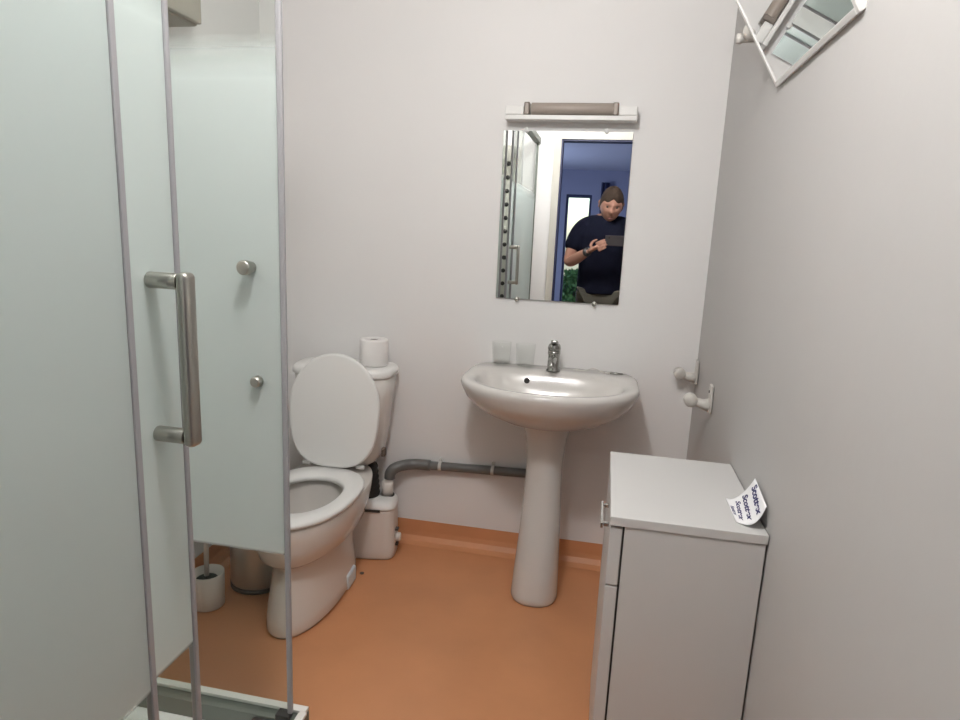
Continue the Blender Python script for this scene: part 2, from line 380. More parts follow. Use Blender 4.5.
# beige box on the left wall, above the glass
t = thing('wall_cabinet', 'beige box high on the left wall behind the shower glass', 'wall box')
obj('body', B(XL + .003, XL + .17, 1.20, 1.81, 1.87, 2.35), M['beige'], t, bevel=.008)
obj('front_door', B(XL + .171, XL + .186, 1.205, 1.805, 1.875, 2.345), M['beige'], t, bevel=.004)

# ------------------------------------------------------------------ toilet
TL = thing('toilet', 'white close-coupled toilet with its lid raised beside the sink', 'toilet', (-.985, 2.415, 0), math.radians(3.5))
def R_(z, c, hw, fr, bk, nf=2.1, nb=3.0): return ring(0, c, z, hw, fr, bk, nf, nb)
bm = bmesh.new()
loft(bm, [R_(.002, -.43, .110, .300, .22), R_(.015, -.43, .118, .308, .225), R_(.05, -.43, .115, .304, .22), R_(.14, -.43, .103, .285, .22), R_(.21, -.42, .100, .272, .23),
          R_(.232, -.42, .103, .272, .24), R_(.243, -.43, .128, .290, .25), R_(.262, -.44, .148, .302, .27), R_(.31, -.45, .161, .302, .30), R_(.35, -.46, .168, .30, .33), R_(.385, -.46, .170, .300, .34), R_(.392, -.46, .168, .297, .338),
          R_(.393, -.50, .125, .205, .16), R_(.36, -.50, .122, .20, .155), R_(.30, -.50, .115, .18, .15), R_(.23, -.49, .09, .13, .12), R_(.19, -.47, .05, .06, .07), R_(.185, -.47, .02, .02, .02)], cap1=True)
bowl = obj('bowl', fixn(bm), M['ceramic2'], TL, smooth=True)
# water line inside
obj('water', fixn(loft(bmesh.new(), [R_(.215, -.485, .07, .10, .09), R_(.217, -.485, .07, .10, .09)])), M['ceramic'], bowl, smooth=False)
bm = bmesh.new()
loft(bm, [ring(0, -.47, z, hw, fr, bk, 2.1, 2.4) if i < 4 else ring(0, -.485, z, hw, fr, bk, 2.1, 2.1) for i, (z, hw, fr, bk) in enumerate(
    [(.395, .164, .288, .20), (.400, .175, .299, .212), (.411, .175, .299, .212), (.416, .168, .290, .205), (.416, .122, .195, .135), (.411, .115, .187, .128), (.397, .113, .185, .126)])], closed=True)
obj('seat', fixn(bm), M['plastic'], TL, smooth=True)
# lid: egg outline in its own plane, tilted back
LM = Matrix.Translation((0, -.266, .409)) @ Matrix.Rotation(math.radians(-5.5), 4, 'X')
def lidring(s, d):
    out = []
    for k in range(64):
        a = 2 * PI * k / 64; c, sn = math.cos(a), math.sin(a)
        n = 2.05 if sn >= 0 else 3.0
        x, h = sup(a, n); hh = .218 * h; x *= 1 - .06 * max(0, .35 - sn) ** 1.3
        out.append(LM @ Vector((x * .178 * s + .002, d, .226 + hh * (s if sn >= 0 else s))))
    return out
bm = loft(bmesh.new(), [lidring(.95, -.010), lidring(.985, -.009), lidring(1, -.004), lidring(1, .006), lidring(.97, .011)])
obj('lid', fixn(bm), M['plastic'], TL, smooth=True)
for sx in (-1, 1):
    obj('hinge', fixn(lathe(bmesh.new(), [(.007, sx * .09), (.008, sx * .092), (.008, sx * .12), (.007, sx * .122)], c=(0, -.248, .420), axis='x', seg=16)), M['plastic'], TL, smooth=True)
bm = loft(bmesh.new(), [ring(0, -.12, z, hw, fr, bk, 3.4, 5) for z, hw, fr, bk in [(.393, .11, .065, .08), (.41, .135, .075, .095), (.45, .155, .083, .108), (.55, .170, .088, .113), (.68, .184, .092, .115), (.755, .192, .094, .115)]])
ci = obj('cistern', fixn(bm), M['ceramic2'], TL, smooth=True)
obj('cistern_lid', fixn(loft(bmesh.new(), [ring(0, -.12, z, hw, fr, bk, 3.4, 5) for z, hw, fr, bk in [(.7555, .196, .098, .118), (.760, .200, .101, .118), (.778, .200, .101, .118), (.788, .190, .092, .112), (.790, .15, .06, .08)]])), M['plastic'], TL, smooth=True)
obj('flush_button', fixn(lathe(bmesh.new(), [(.021, .7905), (.021, .798), (.016, .801)], c=(.0, -.12, 0), seg=24)), M['chrome'], TL, smooth=True)
bm = B(.082, .122, -.42, -.33, .003, .062)
obj('bolt_cover', bm, mat('pale_blue_plastic', (.62, .70, .74), .35), TL, bevel=.008, seg=3)
o = obj('side_fitting', B(.166, .180, -.175, -.150, .44, .475), M['core'], TL, bevel=.004)
# paper roll standing on the cistern
t = thing('toilet_paper_roll', 'white toilet paper roll standing on the cistern lid', 'toilet paper', (-.870, 2.325, .7915))
bm = lathe(bmesh.new(), [(.020, .0), (.053, .0), (.056, .004), (.056, .098), (.053, .102), (.020, .102)], closed=True, seg=40)
obj('paper', fixn(bm), M['tissue'], t, smooth=True, bevel=0)
bm = lathe(bmesh.new(), [(.0175, .0), (.0198, .0), (.0198, .098), (.0175, .098)], closed=True, seg=28)
obj('core', fixn(bm), M['core'], t, smooth=True)

# ------------------------------------------------------------------ macerator pump
PM = thing('macerator_pump', 'white macerator box on the floor between toilet and sink', 'macerator', (-.868, 2.308, 0), math.radians(8))
def rr(z, hw, hd, n=4.5): return ring(0, 0, z, hw, hd, hd, n, n)
bm = loft(bmesh.new(), [rr(.003, .100, .068), rr(.01, .106, .072), rr(.04, .108, .074), rr(.20, .103, .071), rr(.215, .1035, .071)])
obj('tank_body', fixn(bm), M['warmplastic'], PM, smooth=True, angle=50)
bm = loft(bmesh.new(), [rr(.2155, .107, .074), rr(.225, .107, .074), rr(.245, .098, .066, 3.5), rr(.252, .075, .045, 3)])
obj('cover', fixn(bm), M['plastic'], PM, smooth=True)
obj('name_strip', B(-.030, .052, -.0790, -.0740, .212, .2215), M['dark'], PM)
obj('outlet_stub', fixn(lathe(bmesh.new(), [(.023, .2485), (.023, .305), (.020, .306)], c=(.062, .018, 0), seg=24)), M['warmplastic'], PM, smooth=True)
obj('stub_ring', fixn(lathe(bmesh.new(), [(.0235, .246), (.029, .246), (.029, .252), (.0235, .252)], c=(.062, .018, 0), seg=24, closed=True)), M['dark'], PM, smooth=True)
for z in (.115, .05): obj('side_clip', B(.100, .118, -.03, -.005, z, z + .008), M['dark'], PM, bevel=.002)
obj('side_port', fixn(lathe(bmesh.new(), [(.018, .1065), (.018, .124), (.014, .127)], c=(0, -.018, .085), axis='x', seg=20)), M['warmplastic'], PM, smooth=True)
# rubber sleeve between cistern side and pump
prof = []
for k in range(13): prof.append((.050 + (.004 if k % 2 else 0) - .001 * k, .2525 + k * .011))
bm = lathe(bmesh.new(), prof, c=(-.018, .004, 0), seg=28)
obj('rubber_sleeve', fixn(bm), M['rubber'], PM, smooth=True)

# ------------------------------------------------------------------ waste pipe
t = thing('waste_pipe', 'dark grey waste pipe clipped along the wall behind the sink pedestal', 'pipe')
bm = tube(bmesh.new(), smooth_path([(-.66, 2.425, .360), (-.62, 2.427, .3605), (-.42, 2.427, .3675), (-.16, 2.427, .376)], 4), .0185, 20)
obj('straight_pipe', bm, M['pipe'], t, smooth=True)
bm = tube(bmesh.new(), smooth_path([(-.8095, 2.361, .309), (-.808, 2.363, .330), (-.796, 2.371, .348), (-.770, 2.388, .358), (-.725, 2.415, .361), (-.655, 2.425, .3605)], 6), .0225, 20)
obj('elbow_pipe', bm, M['pipe'], t, smooth=True)
for x, z in ((-.613, .361), (-.392, .369)):
    bm = tube(bmesh.new(), [(x - .006, 2.427, z), (x + .006, 2.427, z)], .0215, 20); box(bm, x - .006, x + .006, 2.430, 2.4495, z - .012, z + .030)
    obj('pipe_clip', bm, M['bracket'], t)

# ------------------------------------------------------------------ sink on pedestal
SK = thing('pedestal_sink', 'white ceramic sink on a tall pedestal under the wall mirror', 'sink', (-.168, 2.2, 0))
def S(z, s, cy=.0, nb=5.5, hw=.300, fr=.235, bk=.246): return ring(0, cy, z, hw * s, fr * s, bk, 2.1, nb)
def S2(z, hw, fr, bk, cy=0, nb=4, nf=2.1): return ring(-.002, cy, z, hw * 1.045 if z > .66 else hw, fr * (1.06 if z > .66 else 1), bk, nf, nb)
bm = loft(bmesh.new(), [S2(.645, .080, .075, .10, .03, 2.2), S2(.652, .105, .100, .14, .03, 2.4), S2(.668, .155, .130, .18, .02, 2.6), S2(.695, .212, .167, .215, .01, 3.2), S2(.725, .252, .197, .235, 0, 4),
                        S2(.755, .280, .220, .246, 0, 5), S2(.785, .295, .231, .2475, 0, 5.5), S2(.800, .300, .236, .248, 0, 5.5), S2(.812, .298, .234, .2475, 0, 5.5), S2(.818, .289, .226, .243, 0, 5.5),
                        S2(.816, .262, .200, .118, 0, 2.8), S2(.806, .248, .188, .108, 0, 2.8), S2(.77, .225, .165, .098, 0, 2.6), S2(.73, .18, .13, .08, 0, 2.4), S2(.70, .10, .075, .05, 0, 2.2), S2(.692, .03, .03, .03, 0, 2.0)])
basin = obj('basin', fixn(bm), M['ceramic'], SK, smooth=True)
bm = loft(bmesh.new(), [ring(dx, cy, z, hw, fr, bk, 2.4, 2.4, 40) for z, hw, fr, bk, cy, dx in [
    (.002, .081, .092, .085, -.026, -.003), (.012, .086, .097, .09, -.026, -.003), (.03, .085, .096, .09, -.026, -.003), (.12, .081, .086, .085, -.014, -.002), (.28, .073, .070, .08, .008, 0), (.42, .067, .064, .08, .02, 0),
    (.50, .066, .063, .08, .026, 0), (.56, .070, .066, .08, .028, 0), (.61, .077, .074, .09, .03, 0), (.643, .088, .084, .10, .03, 0), (.655, .09, .085, .10, .03, 0)]])
obj('pedestal', fixn(bm), M['ceramic'], SK, smooth=True)
# lime run on the pedestal front
bm = bmesh.new()
ov = obj('overflow_hole', fixn(lathe(bmesh.new(), [(.0105, .0), (.0105, .006)], c=(-.092, .096, .786), axis='y', seg=24)), M['dark'], SK)
ov.rotation_euler = (0, 0, 0)
obj('drain', fixn(lathe(bmesh.new(), [(.022, .6925), (.022, .696), (.016, .697)], seg=24)), M['chrome'], SK, smooth=True)
# tap
FT = thing('mixer_tap', 'short chrome mixer tap standing at the back of the sink', 'tap', (-.171, 2.362, .8165)); FT.scale = (1.12, 1.12, 1.12)
obj('tap_body', fixn(lathe(bmesh.new(), [(.024, .001), (.024, .006), (.020, .010), (.019, .055), (.021, .060), (.021, .072)], seg=28)), M['faucet'], FT, smooth=True)
bm = tube(bmesh.new(), smooth_path([(0, -.008, .040), (0, -.04, .046), (0, -.075, .040), (0, -.082, .030)], 4), [.014] * 8 + [.012] * 5, 16)
obj('spout', bm, M['faucet'], FT, smooth=True)
bm = lathe(bmesh.new(), [(.021, .0725), (.022, .080), (.019, .092), (.010, .097)], seg=28)
box(bm, -.010, .012, -.06, .006, .088, .100, mtx=Matrix.Rotation(math.radians(-14), 4, 'X'))
obj('lever', fixn(bm), M['faucet'], FT, bevel=.003, smooth=True)
# tumblers
def tumbler(x, y, label):
    t = thing('drinking_glass', label, 'glass', (x, y, .8165), 0, 'tumblers on the sink')
    pr_o = [(.030, .002), (.033, .006), (.0355, .05), (.038, .094)]
    pr = pr_o + [(.0365, .0945), (.034, .05), (.031, .012), (.012, .010)]
    bm = lathe(bmesh.new(), [(.01, .002)] + pr, seg=36)
    obj('glass_wall', fixn(bm), M['tumbler'], t, smooth=True)
    bm = lathe(bmesh.new(), [(.012, .0115), (.029, .0115), (.029, .013), (.012, .013)], seg=30, closed=True)
    obj('thick_base', fixn(bm), M['tumbler'], t, smooth=True)
tumbler(-.374, 2.385, 'clear glass tumbler at the left end of the sink, further from the tap')
tumbler(-.280, 2.375, 'clear glass tumbler nearer the tap on the sink')
# thin chain
pts = smooth_path([(-.095, 2.405, .821), (-.06, 2.400, .822), (-.02, 2.415, .828), (.02, 2.39, .822), (.05, 2.385, .821), (.085, 2.39, .822)], 8)
t = thing('sink_chain', 'thin wavy metal chain lying on the sink right of the tap', 'chain')
obj('chain', tube(bmesh.new(), pts, .0018, 8), M['bracket'], t, smooth=True)
obj('stopper', tube(bmesh.new(), [(.040, 2.384, .8225), (.088, 2.387, .8225)], .0035, 10), M['faucet'], t, smooth=True)

# ------------------------------------------------------------------ wall mirror and lamp
t = thing('wall_mirror', 'frameless rectangular mirror clipped to the wall above the sink', 'mirror', (-.183, YB, 1.383))
obj('mirror_pane', B(-.234, .234, -.010, -.003, -.309, .309), M['mirror'], t)
for x, z in ((-.149, .311), (.141, .311), (-.151, -.311), (.144, -.311)):
    m_ = M['plastic'] if z > 0 else M['brushed']
    obj('mirror_clip', fixn(lathe(bmesh.new(), [(.009, -.0095), (.009, -.0155), (.006, -.018)], c=(x, -.001, z), axis='y', seg=20)), m_, t, smooth=True)
t = thing('mirror_lamp', 'white strip lamp with an unlit tube above the wall mirror', 'lamp', (-.174, YB, 1.735))
obj('housing', B(-.233, .233, -.062, -.003, -.012, .004), M['plastic'], t, bevel=.002)
for a, b in ((-.233, -.1665), (.1685, .233)): obj('end_block', B(a, b, -.060, -.003, .0045, .036), M['plastic'], t, bevel=.004)
obj('back_plate', B(-.166, .168, -.012, -.003, .0045, .050), M['brushed'], t, bevel=.002)
obj('tube_cover', fixn(lathe(bmesh.new(), [(.022, -.145), (.022, .147)], c=(.004, -.036, .0275), axis='x', seg=32)), M['tubeglass'], t, smooth=True, bevel=.002, angle=60)
for a, b in ((-.166, -.1455), (.1475, .168)):
    obj('tube_socket', B(a, b, -.058, -.0125, .0045, .049), M['socket'], t, bevel=.004)

# ------------------------------------------------------------------ tilting mirror on the right wall
TH = math.radians(31)
t = thing('tilted_mirror', 'white framed mirror leaning out from the right wall near the ceiling', 'mirror', (XR - .003, 1.420, 1.682))
t.rotation_euler = (0, -TH, 0)     # local z = up along the mirror, local -x = towards the room
HWm, HTm = .258, .52
obj('mirror_pane', B(-.0035, 0, -HWm + .012, HWm - .012, .012, HTm - .012), M['mirror'], t)
bm = bmesh.new()
box(bm, -.006, .030, -HWm, -HWm + .012, 0, HTm); box(bm, -.006, .030, HWm - .012, HWm, 0, HTm)
box(bm, -.006, .030, -HWm + .012, HWm - .012, 0, .012); box(bm, -.006, .030, -HWm + .012, HWm - .012, HTm - .012, HTm)
obj('frame', bm, M['plastic'], t, bevel=.0015)
obj('back_board', B(.0005, .025, -HWm + .0125, HWm - .0125, .0125, HTm - .0125), M['bracket'], t)
for s in (-1, 1):
    y0 = s * (HWm + .0005)
    bm = lathe(bmesh.new(), [(.010, y0), (.010, y0 + s * .012), (.020, y0 + s * .014), (.020, y0 + s * .034), (.015, y0 + s * .040)], c=(.008, 0, .145), axis='y', seg=24)
    obj('pivot_knob', fixn(bm), M['bracket'], t, smooth=True)
# wall arms carrying the pivots
TM = Matrix.Translation(t.location) @ Matrix.Rotation(-TH, 4, 'Y')
for s_ in (1, -1):
    y = 1.420 + s_ * (HWm + .053)
    bm = lathe(bmesh.new(), [(.028, XR - .003), (.028, XR - .009), (.011, XR - .013), (.0085, XR - .03), (.0085, XR - .086), (.012, XR - .088), (.012, XR - .10)], c=(0, y, 1.80), axis='x', seg=24)
    for v in bm.verts: v.co = TM.inverted() @ v.co
    obj('wall_arm', fixn(bm), M['bracket'], t, smooth=True)
# screw in the wall
t = tag(obj('wall_screw', fixn(lathe(bmesh.new(), [(.003, XR + .01), (.003, XR - .008), (.007, XR - .009), (.006, XR - .012)], c=(0, 1.165, 1.705), axis='x', seg=14)), M['brushed']), 'small screw in the right wall beside the tilted mirror', 'screw')

# ------------------------------------------------------------------ two plastic rail brackets on the right wall
def holder(y, z, label, rot):
    t = thing('rail_bracket', label, 'bracket', (XR, y, z), 0, 'empty rail brackets on the right wall')
    obj('wall_plate', B(-.012, -.002, -.020, .020, -.045, .045), M['bracket'], t, bevel=.005, seg=3)
    bm = tube(bmesh.new(), [(-.011, 0, -.022), (-.030, 0, -.020), (-.058, 0, -.012)], [.022, .016, .012], 20)
    obj('arm', bm, M['bracket'], t, smooth=True)
    bm = lathe(bmesh.new(), [(.018, -.016), (.021, -.012), (.021, .012), (.018, .016)], c=(-.066, 0, -.010), axis='y', seg=24)
    obj('socket', fixn(bm), M['bracket'], t, smooth=True)
    return t
holder(2.395, .852, 'white plastic rail bracket in the corner right of the sink', 0)
t = holder(2.05, .838, 'white plastic rail bracket on the right wall above the cabinet', 0)
obj('screw', fixn(lathe(bmesh.new(), [(.0045, -.0125), (.0045, -.014)], c=(0, 0, .022), axis='x', seg=12)), M['dark'], t)

# ------------------------------------------------------------------ cabinet
CB = thing('storage_cabinet', 'low white cabinet with a drawer and door against the right wall', 'cabinet', (.20, 1.465, 0))
cx0, cx1, cy0, cy1, cz = -.121, .1535, -.205, .205, .757
obj('body', B(cx0, cx1, cy0, cy1, .005, cz - .0205), M['lam'], CB, bevel=.0012)
obj('top_panel', B(cx0 - .031, cx1 + .002, cy0 - .003, cy1 + .003, cz - .020, cz), M['lam'], CB, bevel=.0015)
obj('front_gap', B(cx0 - .004, cx0 - .0002, cy0 + .004, cy1 - .004, .02, cz - .022), M['gap'], CB)
dr_ = obj('drawer', B(cx0 - .030, cx0 - .0045, cy0 + .001, cy1 - .001, .602, cz - .026), M['lam'], CB, bevel=.0015)
bm = bmesh.new()
box(bm, cx0 - .049, cx0 - .043, -.155, -.035, .704, .716)
box(bm, cx0 - .0425, cx0 - .0305, -.150, -.140, .706, .714); box(bm, cx0 - .0425, cx0 - .0305, -.050, -.040, .706, .714)
bmesh.ops.remove_doubles(bm, verts=bm.verts[:], dist=.0001)
obj('handle', bm, M['chrome'], dr_, bevel=.0015)
dd = obj('cabinet_door', B(cx0 - .030, cx0 - .0045, cy0 + .001, cy1 - .001, .06, .598), M['lam'], CB, bevel=.0015)

# ------------------------------------------------------------------ paper with blue print lying on the cabinet and curling up the wall
P00, P10 = Vector((.302, 1.425, .759)), Vector((.302, 1.302, .759))     # room side
P01, P11 = Vector((.350, 1.395, .824)), Vector((.350, 1.283, .808))     # wall side
def psurf(u, v):
    """u along the wall (far to near), v from cabinet to wall"""
    a = P00.lerp(P10, u); b = P01.lerp(P11, u)
    # quadratic: first flat on the cabinet then rising
    z = a.z + (b.z - a.z) * (v ** 2.0); p = a.lerp(b, v) ; p.z = z
    p.x = a.x + (b.x - a.x) * (v ** .75)
    bulge = .018 * math.sin(PI * v) * (1 if True else 0)
    if u > .5: p.y -= bulge * (u - .5) * 2 * .8
    else: p.y += bulge * (.5 - u) * 2 * .4
    return p
def pnorm(u, v):
    e = .01; n = (psurf(min(u + e, 1), v) - psurf(max(u - e, 0), v)).cross(psurf(u, min(v + e, 1)) - psurf(u, max(v - e, 0))).normalized()
    return n if n.z > 0 or n.x < 0 and n.z > -.1 else -n
bm = bmesh.new(); NU, NV = 14, 14
g = [[bm.verts.new(psurf(i / NU, j / NV) ) for j in range(NV + 1)] for i in range(NU + 1)]
for i in range(NU):
    for j in range(NV): bm.faces.new((g[i][j], g[i + 1][j], g[i + 1][j + 1], g[i][j + 1]))
fixn(bm)
pp = obj('paper_leaflet', bm, M['paper'], smooth=True); tag(pp, 'small white paper with blue words, propped between cabinet top and wall', 'paper')
so = pp.modifiers.new('solid', 'SOLIDIFY'); so.thickness = .0008; so.offset = 0
def word(txt, u0, v0, du, dv, size):
    """print a word on the curved paper; runs along direction (du, dv)"""
    c = bpy.data.curves.new('word', 'FONT'); c.body = txt; c.size = 1; c.offset = .035; c.shear = .25; c.align_x = 'CENTER'; c.align_y = 'CENTER'
    o = bpy.data.objects.new('word', c); COL.objects.link(o); bpy.context.view_layer.update()
    me = bpy.data.meshes.new_from_object(o.evaluated_get(bpy.context.evaluated_depsgraph_get()))
    COL.objects.unlink(o); bpy.data.objects.remove(o)
    L = math.hypot(du, dv)
    for v in me.vertices:
        x, y = v.co.x * size, v.co.y * size
        uu = u0 + x * du - y * dv; vv = v0 + x * dv + y * du
        uu = min(max(uu, .01), .99); vv = min(max(vv, .01), .99)
        v.co = psurf(uu, vv) + pnorm(uu, vv) * .0012
    me.materials.append(M['ink']); q = bpy.data.objects.new('printed_word', me); COL.objects.link(q); q.parent = pp
word('Scottex', .52, .84, 1, -.22, .24)
word('Scottex', .48, .52, 1, -.22, .24)
word('Scottex', .50, .24, 1, -.22, .22)
word('Scottex', .52, .05, 1, -.05, .12)
# ------------------------------------------------------------------ toilet brush and bin seen through the clear foot of the glass
t = thing('toilet_brush', 'white toilet brush standing in an open round holder on the floor', 'toilet brush', (-1.272, 1.80, 0))
obj('holder', fixn(lathe(bmesh.new(), [(.01, .002), (.050, .002), (.053, .006), (.055, .125), (.052, .126), (.049, .012), (.01, .010)], seg=36)), M['warmplastic'], t, smooth=True)
obj('handle', tube(bmesh.new(), [(-.004, 0, .10), (.0, .005, .38)], [.008, .009], 14), M['warmplastic'], t, smooth=True)
obj('bristles', fixn(lathe(bmesh.new(), [(.02, .02), (.036, .03), (.040, .06), (.036, .10), (.012, .112)], c=(-.004, 0, 0), seg=24)), M['bristle'], t, smooth=True)
t = thing('pedal_bin', 'small round metal bin on the floor behind the toilet brush', 'bin', (-1.185, 1.985, 0))
obj('bin_body', fixn(lathe(bmesh.new(), [(.096, .018), (.1, .022), (.1, .25), (.096, .254)], seg=48)), mat('bin_steel', (.66, .64, .60), .3, .7), t, smooth=True)
obj('bin_base', fixn(lathe(bmesh.new(), [(.098, .002), (.102, .004), (.102, .0175), (.09, .0175)], seg=48)), M['core'], t, smooth=True)
obj('bin_lid', fixn(lathe(bmesh.new(), [(.102, .2545), (.102, .27), (.08, .29), (.03, .298)], seg=48)), M['chrome'], t, smooth=True)
# small dark scrap by the toilet foot
t = obj('floor_scrap', fixn(lathe(bmesh.new(), [(.007, .0005), (.009, .003), (.004, .006)], c=(-.838, 2.135, 0), seg=9)), M['core']); tag(t, 'tiny dark scrap on the orange floor beside the toilet foot', 'scrap')

# ------------------------------------------------------------------ the person taking the photograph
def skin_mesh(verts, edges, radii, sub=2, root=0):
    me = bpy.data.meshes.new('tmp'); me.from_pydata(verts, edges, [])
    o = bpy.data.objects.new('tmp', me); COL.objects.link(o)
    m = o.modifiers.new('skin', 'SKIN'); m.use_smooth_shade = True
    sv = me.skin_vertices[0].data
    for i, r in enumerate(radii):
        sv[i].radius = r if isinstance(r, tuple) else (r, r); sv[i].use_root = (i == root)
    s = o.modifiers.new('sub', 'SUBSURF'); s.levels = sub; s.render_levels = sub
    bpy.context.view_layer.update()
    out = bpy.data.meshes.new_from_object(o.evaluated_get(bpy.context.evaluated_depsgraph_get()))
    bpy.data.objects.remove(o); return out
def chain(bm, pts, rad, sub=1):
    me = skin_mesh(pts, [(i, i + 1) for i in range(len(pts) - 1)], rad, sub); bm.from_mesh(me); bpy.data.meshes.remove(me)
def head_mesh(bm, c, R, s=1.0):
    """head with brow, nose, mouth, chin, ears"""
    nu, nv = 48, 36; rows = []
    def prof(p):
        x, y, z = p      # unit sphere, +y face
        ax, ay, az = .078, .098, .117
        q = Vector((x * ax, y * ay, z * az))
        if z < -.1:
            k = min(1, (-.1 - z) / .9); q.x *= 1 - .24 * k; q.y = q.y * (1 - .12 * k) + .012 * k
            if y < 0: q.y *= 1 - .45 * k
        if y > 0:
            g = lambda cx, cz, sx, sz: math.exp(-((q.x - cx) / sx) ** 2 - ((q.z - cz) / sz) ** 2)
            q.y += .026 * g(0, -.022, .013, .018) + .012 * g(0, .005, .010, .025)
            q.y += .006 * g(0, .030, .05, .010) - .012 * g(.031, .008, .016, .012) - .012 * g(-.031, .008, .016, .012)
            q.y += .007 * g(0, -.062, .022, .006) - .004 * g(0, -.068, .024, .003) + .006 * g(0, -.076, .020, .006) + .009 * g(0, -.105, .022, .014)
            q.y += .004 * g(.045, -.025, .02, .02) + .004 * g(-.045, -.025, .02, .02)
        return q
    for j in range(nv + 1):
        th = PI * j / nv
        if j in (0, nv): rows.append([bm.verts.new(c + R @ (prof((0, 0, math.cos(th))) * s))]); continue
        rows.append([bm.verts.new(c + R @ (prof((math.sin(th) * math.cos(2 * PI * i / nu), math.sin(th) * math.sin(2 * PI * i / nu), math.cos(th))) * s)) for i in range(nu)])
    for j in range(nv):
        A, Bq = rows[j], rows[j + 1]
        for i in range(nu):
            i2 = (i + 1) % nu
            if len(A) == 1: bm.faces.new((A[0], Bq[i], Bq[i2]))
            elif len(Bq) == 1: bm.faces.new((A[i], Bq[0], A[i2]))
            else: bm.faces.new((A[i], Bq[i], Bq[i2], A[i2]))
    for sx in (-1, 1):
        pts = [c + R @ (Vector((sx * (.074 + .010 * (k % 2 == 1)), -.012 - .012 * math.sin(k * .9), .022 - .018 * k)) * s) for k in range(4)]
        chain(bm, pts, [.011, .014, .012, .008])
def hand(bm, wrist, palm_dir, side_dir, s, curl, spread=1.0):
    """palm, four unequal curled fingers and a thumb leaving the side of the palm near its base"""
    d = palm_dir.normalized(); sd = (side_dir - d * side_dir.dot(d)).normalized(); nrm = d.cross(sd).normalized() * s
    pc = wrist + d * .045
    # palm as a flattened chain
    chain(bm, [wrist, wrist + d * .025, wrist + d * .055, wrist + d * .085], [.024, (.030, .019), (.036, .017), (.033, .014)], 2)
    for k, (off, L) in enumerate(((.030, .070), (.010, .080), (-.011, .074), (-.030, .058))):
        p = wrist + d * .078 + sd * off; pts = [p - d * .01, p + d * .004]; a = 0; q = pts[-1]; dirv = d.copy()
        for seg, fr in enumerate((.45, .32, .23)):
            a += curl * (1.0 if seg else .6)
            dirv = (d * math.cos(a) + nrm * math.sin(a)); q = q + dirv * L * fr; pts.append(q)
        chain(bm, pts, [.0095, .0095, .0088, .0080, .0066])
    p = wrist + d * .025 + sd * .022
    pts = [p, p + (d * .5 + sd * .8 + nrm * .3).normalized() * .034, p + (d * .5 + sd * .8 + nrm * .3).normalized() * .034 + (d * .8 + sd * .25 + nrm * .5).normalized() * .030]
    pts.append(pts[-1] + (d * .8 - sd * .05 + nrm * .6).normalized() * .024)
    chain(bm, pts, [.015, .012, .0105, .008])
def remesh(bm, name, m, parent, vox):
    o = obj(name, bm, m, parent); md = o.modifiers.new('remesh', 'REMESH'); md.mode = 'VOXEL'; md.voxel_size = vox; md.use_smooth_shade = True
    sm = o.modifiers.new('smooth', 'SMOOTH'); sm.factor = .5; sm.iterations = 2
    bpy.context.view_layer.update()
    me = bpy.data.meshes.new_from_object(o.evaluated_get(bpy.context.evaluated_depsgraph_get()))
    o.modifiers.clear(); o.data = me
    for p in me.polygons: p.use_smooth = True
    return o
PX, PY = -.045, -.28
PT = thing('person', 'person in a black T-shirt holding up a phone, seen in the wall mirror', 'person', (PX, PY, 0))
V = Vector
bm = bmesh.new()
def L_(x, y, z): return V((x, y, z))          # person-local coordinates
pel, bel, che, nb, nk = L_(0, -.03, .93), L_(0, -.01, 1.08), L_(0, -.03, 1.27), L_(.01, -.05, 1.43), L_(.02, -.02, 1.50)
shl, shr = L_(-.185, -.05, 1.385), L_(.205, -.05, 1.385)
ell, elr = L_(-.265, .03, 1.105), L_(.29, .03, 1.10)
wrl, wrr = V((-.150, -.035, 1.215)) - V((PX, PY, 0)), V((.240, -.035, 1.205)) - V((PX, PY, 0))
vs = [pel, bel, che, nb, nk, shl, L_(-.235, -.01, 1.25), ell, ell.lerp(wrl, .5), wrl, shr, L_(.255, -.01, 1.25), elr, elr.lerp(wrr, .5), wrr,
      L_(-.10, -.03, .86), L_(-.11, -.01, .50), L_(-.115, -.04, .09), L_(-.13, .10, .035), L_(.10, -.03, .86), L_(.11, -.01, .50), L_(.115, -.04, .09), L_(.13, .10, .035)]
ed = [(0, 1), (1, 2), (2, 3), (3, 4), (3, 5), (5, 6), (6, 7), (7, 8), (8, 9), (3, 10), (10, 11), (11, 12), (12, 13), (13, 14), (0, 15), (15, 16), (16, 17), (17, 18), (0, 19), (19, 20), (20, 21), (21, 22)]
ra = [(.17, .12), (.165, .13), (.175, .125), (.09, .075), .058, .070, .056, .046, .046, .030, .070, .056, .046, .046, .030, .092, .062, .045, .032, .092, .062, .045, .032]
me = skin_mesh(vs, ed, ra, 2); bm.from_mesh(me)
HC = L_(.035, .02, 1.570); HR = Euler((math.radians(-20), math.radians(4), math.radians(-6))).to_matrix()
head_mesh(bm, HC, HR, 1.12)
PHC = V((.045, -.008, 1.300)) - V((PX, PY, 0))      # phone centre, local
hand(bm, wrl, V((.12, .042, .066)), V((-.2, -.1, 1)), 1, .30)
hand(bm, wrr, V((-.12, .042, .072)), V((.2, -.1, 1)), -1, .30)
body = remesh(bm, 'body', M['skin'], PT, .0055)
